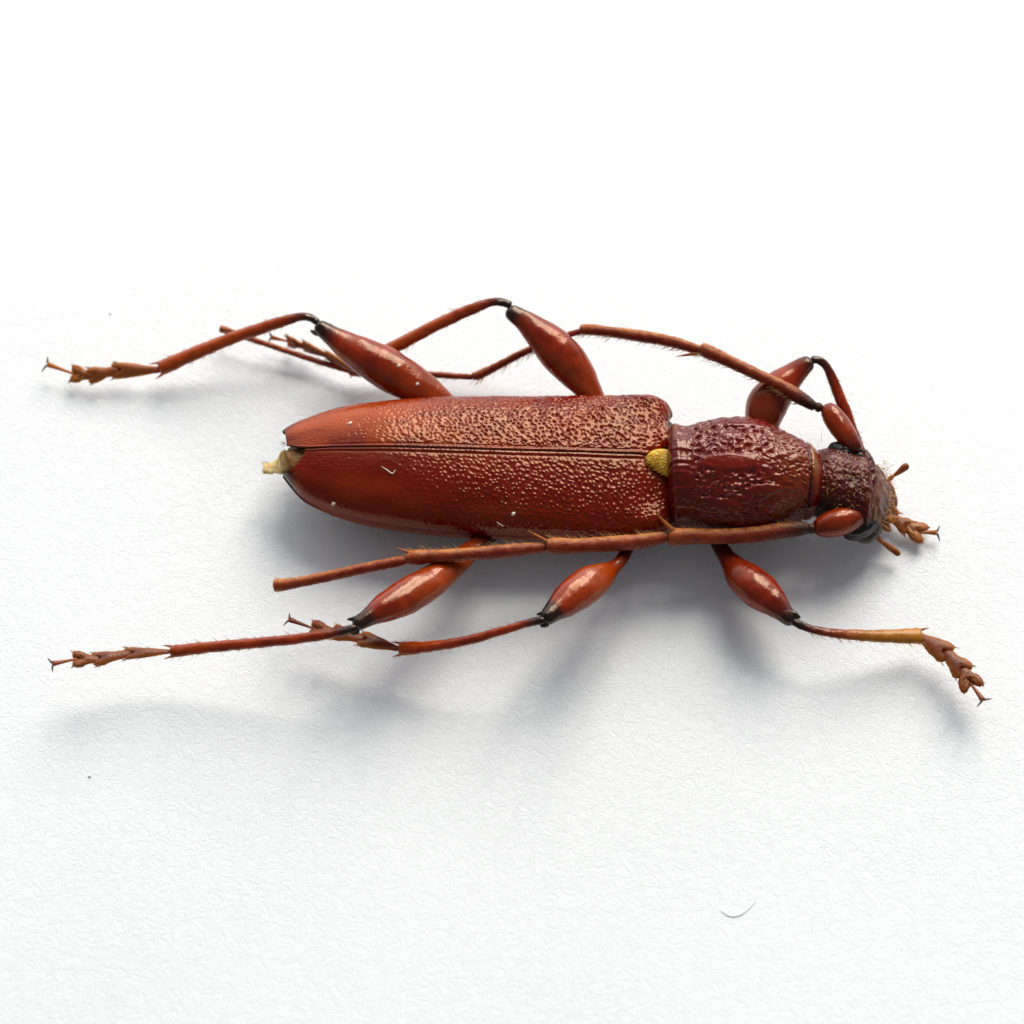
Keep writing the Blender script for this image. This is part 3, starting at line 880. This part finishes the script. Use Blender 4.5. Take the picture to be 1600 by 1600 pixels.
# far hind leg
leg([(745, 690, 58, 14), (712, 650, 68, 17), (680, 622, 78, 24), (640, 597, 88, 32), (600, 574, 96, 34), (560, 551, 104, 28), (525, 528, 110, 18), (503, 513, 113, 12.5), (493, 507, 114, 10)],
    [(497, 505, 114, 5.55), (486, 497, 114, 6.66), (470, 495, 112, 7.21), (430, 506, 98, 9.76), (370, 526, 76, 10.37), (300, 554, 52, 11.59), (262, 571, 40, 12.81), (247, 577, 37, 12.2)],
    ([(247, 578, 37), (181, 579, 32), (143, 587, 28), (115, 584, 24), (74, 569, 32)], (13, 13, 12.5)),
    KD, TD, [(0, 0), (0.2, 0.15), (0.5, 0.35), (1, 0.4)], AM, side=(0.2, 1, -0.3), lobe=14, amber=0.75,
    knee=[[(503, 522, 108, 5), (492, 520, 106, 4), (485, 516, 105, 1.5)]])
# far middle leg
leg([(960, 690, 58, 14), (942, 650, 70, 16), (926, 620, 82, 19), (903, 586, 94, 28), (878, 556, 106, 33), (850, 528, 116, 28), (820, 502, 124, 18), (801, 488, 128, 13), (793, 482, 129, 10)],
    [(799, 478, 130, 6.05), (787, 473, 130, 7.15), (770, 472, 128, 7.15), (735, 484, 116, 9.6), (690, 504, 98, 10.2), (640, 530, 76, 10.8), (590, 556, 54, 11.4), (562, 571, 44, 12), (550, 576, 40, 10.8)],
    ([(548, 576, 40), (512, 556, 36), (478, 542, 32), (452, 534, 28), (424, 527, 30)], (12, 12, 12)),
    KD, TD, [(0, 0), (0.2, 0.15), (0.5, 0.4), (1, 0.4)], AM, side=(0.3, 0.6, -0.8), lobe=11, amber=0.6,
    knee=[[(803, 497, 122, 5), (796, 495, 121, 4), (790, 490, 120, 1.5)]])
# far front leg
leg([(1205, 705, 60, 14), (1196, 680, 72, 22), (1193, 655, 84, 29), (1200, 630, 94, 33), (1218, 606, 103, 29), (1240, 585, 111, 20), (1257, 571, 117, 15), (1270, 563, 120, 11)],
    [(1266, 562, 120, 6), (1280, 563, 119, 7), (1292, 574, 114, 7), (1304, 600, 102, 8.5), (1318, 636, 86, 9.5), (1332, 676, 68, 10), (1350, 725, 46, 10), (1362, 765, 30, 10), (1370, 788, 24, 10)],
    ([(1366, 786, 24), (1396, 810, 20), (1418, 824, 18), (1436, 832, 16), (1464, 832, 18)], (16, 15, 15)),
    [(0, 0.5), (0.12, 0.2), (0.75, 0.0), (0.88, 0.3), (0.97, 0.9), (1, 1)], [(0, 1), (0.08, 0.85), (0.2, 0.2), (0.3, 0), (1, 0)], [(0, 0), (1, 0.15)], AM, side=(0.3, 1, 0), lobe=18, amber=0.45)
# near hind leg
leg([(805, 800, 48, 12), (770, 832, 60, 13), (745, 853, 72, 15), (712, 880, 88, 20), (676, 908, 103, 26), (640, 929, 117, 28.5), (606, 947, 128, 24), (580, 962, 135, 16), (563, 973, 139, 12.5), (552, 979, 140, 10)],
    [(560, 980, 140, 5.5), (548, 983, 140, 7), (530, 988, 138, 7), (490, 995, 132, 8), (420, 1003, 114, 8.5), (340, 1010, 95, 9), (285, 1016, 82, 10), (265, 1018, 78, 9.5)],
    ([(264, 1018, 78), (200, 1021, 80), (152, 1030, 84), (118, 1030, 88), (82, 1037, 96)], (10.5, 12.5, 13)),
    [(0, 0.95), (0.22, 0.8), (0.33, 0.25), (0.42, 0.03), (0.80, 0.0), (0.88, 0.12), (0.93, 0.92), (1, 1)], TD, [(0, 0), (0.4, 0.1), (1, 0.3)], [(0, 0), (0.35, 0.25), (0.6, 0.3), (0.85, 0.05), (1, 0)], side=(0.1, 1, 0.2), lobe=14, amber=0.2,
    knee=[[(566, 966, 144, 5), (556, 967, 143, 4.5), (542, 968, 141, 1.5)], [(562, 986, 136, 5), (553, 989, 134, 4), (546, 990, 133, 1.5)]])
# near middle leg
leg([(1000, 800, 46, 11), (990, 835, 62, 10.5), (982, 856, 74, 10), (970, 876, 88, 10), (958, 887, 97, 11.5), (946, 896, 102, 19), (926, 909, 112, 27.5), (905, 924, 121, 29), (884, 940, 129, 25), (866, 954, 136, 17), (856, 963, 140, 13.5), (847, 969, 142, 10)],
    [(853, 969, 142, 6), (841, 970, 141, 7), (820, 975, 137, 6.5), (780, 987, 126, 7), (720, 1003, 108, 8), (665, 1011, 90, 9), (636, 1013, 80, 11), (622, 1014, 76, 11)],
    ([(616, 1012, 76), (565, 998, 74), (525, 988, 72), (490, 982, 72), (452, 968, 76)], (14, 14, 13)),
    [(0, 0.95), (0.30, 0.85), (0.42, 0.55), (0.52, 0.05), (0.82, 0.0), (0.88, 0.12), (0.92, 0.92), (1, 1)], TD, [(0, 0), (0.5, 0.1), (1, 0.25)], [(0, 0), (0.45, 0.1), (0.6, 0.38), (0.85, 0.05), (1, 0)], side=(0.3, 1, 0.2), lobe=15, amber=0.05,
    knee=[[(860, 954, 145, 5), (850, 958, 145, 4.5), (838, 960, 142, 1.5)], [(858, 974, 136, 5), (850, 977, 135, 4), (844, 979, 134, 1.5)]])
# near front leg
front_leg = leg([(1105, 800, 48, 12), (1118, 840, 58, 12), (1130, 862, 64, 13), (1143, 880, 69, 17), (1160, 900, 76, 27), (1186, 922, 82, 30), (1207, 940, 86, 24), (1224, 956, 88, 16), (1236, 967, 88, 13), (1243, 973, 88, 10)],
    [(1236, 967, 90, 6), (1248, 975, 89, 7), (1268, 983, 86, 6.5), (1300, 989, 80, 7.5), (1350, 993, 64, 9.5), (1400, 994, 52, 11.5), (1430, 994, 47, 13), (1442, 994, 45, 12.5)],
    ([(1440, 996, 45), (1480, 1022, 48), (1505, 1048, 51), (1518, 1070, 54), (1536, 1094, 60)], (18, 18, 17)),
    [(0, 0.95), (0.30, 0.85), (0.45, 0.5), (0.58, 0.08), (0.80, 0.0), (0.88, 0.3), (0.94, 0.92), (1, 1)], [(0, 1), (0.1, 0.9), (0.22, 0.35), (0.35, 0), (1, 0)], [(0, 0), (0.35, 0.1), (0.6, 0.6), (1, 0.8)], [(0, 0), (0.5, 0.05), (1, 0)], side=(0.8, -0.8, 0), lobe=18, amber=0.15,
    tflat=0.7, hair_side=1, knee=[[(1232, 956, 94, 5), (1242, 960, 94, 4.5), (1251, 966, 93, 1.5)]])

for ch in front_leg.children:
    if ch.name.split('.')[0] == 'tibia':
        ch.data.materials[0] = M['gold_tibia']

# ------------------------------------------------------------------ dust and lint (each its own thing)
bpy.context.view_layer.update()
dg = bpy.context.evaluated_depsgraph_get()
def hit(px, py):
    ok, loc, nrm, idx, ob, mx = scene.ray_cast(dg, _c, ray(px, py))
    return loc + nrm * 0.7 * PX, nrm
def fibre(pts, r, mat, label, name='lint_fibre', category='fibre', group=None):
    ws = [hit(x, y)[0] for x, y in pts]
    C = curve([(w.x, w.y, w.z) for w in ws], 26)
    rings = []
    T = np.gradient(C, axis=0); T /= np.linalg.norm(T, axis=1, keepdims=True)
    for i in range(len(C)):
        t = Vector(T[i]); a = t.cross(Vector((0, -CE, SE))).normalized(); b_ = a.cross(t)
        rr = r * PX * (0.4 + 0.6 * math.sin(math.pi * min(max(i / 25, 0.06), 0.94)))
        rings.append([tuple(Vector(C[i]) + (a * math.cos(q) + b_ * math.sin(q)) * rr) for q in np.linspace(0, 6.283, 6, endpoint=False)])
    me = grid_mesh(name, np.array(rings), closed_v=True, caps=(True, True))
    tag(link(name, me, M[mat]), label, category, group)
fibre([(866, 570), (861, 577), (866, 585), (877, 584)], 1.1, 'dust', 'tiny pale C-shaped fibre stuck on the upper middle leg', group='lint on the beetle')
fibre([(596, 729), (604, 734), (613, 740), (618, 734)], 0.9, 'dust', 'tiny bent pale fibre on the lower wing cover near its tip', group='lint on the beetle')
fibre([(776, 815), (781, 819), (788, 822)], 0.9, 'dust', 'tiny straight pale fibre on the lower wing cover by the antenna', group='lint on the beetle')
fibre([(1125, 1423), (1142, 1432), (1160, 1428), (1181, 1409)], 0.9, 'lint', 'thin grey curved fibre lying on the paper below the beetle', group='lint on the paper')
def speck(px, py, r, mat, label, group):
    c, n_ = hit(px, py)
    a = n_.orthogonal().normalized(); b_ = n_.cross(a)
    o = blob('dust_speck', c, (a * r * PX, b_ * r * 0.8 * PX, n_ * r * 0.5 * PX), M[mat], None, 8, rough=0.3)
    tag(o, label, 'speck', group)
speck(140, 1213, 2.8, 'lint', 'small grey speck on the paper below the lower left foot', 'specks on the paper')
speck(172, 490, 2.2, 'lint', 'small grey speck on the paper above the upper left foot', 'specks on the paper')
speck(521, 787, 3.2, 'dust', 'pale speck on the lower wing cover close to its tip', 'specks on the beetle')
speck(802, 803, 3.2, 'dust', 'pale speck on the lower wing cover just above the antenna', 'specks on the beetle')
speck(623, 571, 3.4, 'dust', 'pale grain on the thick upper hind leg', 'specks on the beetle')
speck(652, 600, 3.4, 'dust', 'pale grain where the upper hind leg meets the wing cover', 'specks on the beetle')
speck(547, 662, 3.5, 'dust', 'pale speck on the orange end of the upper wing cover', 'specks on the beetle')
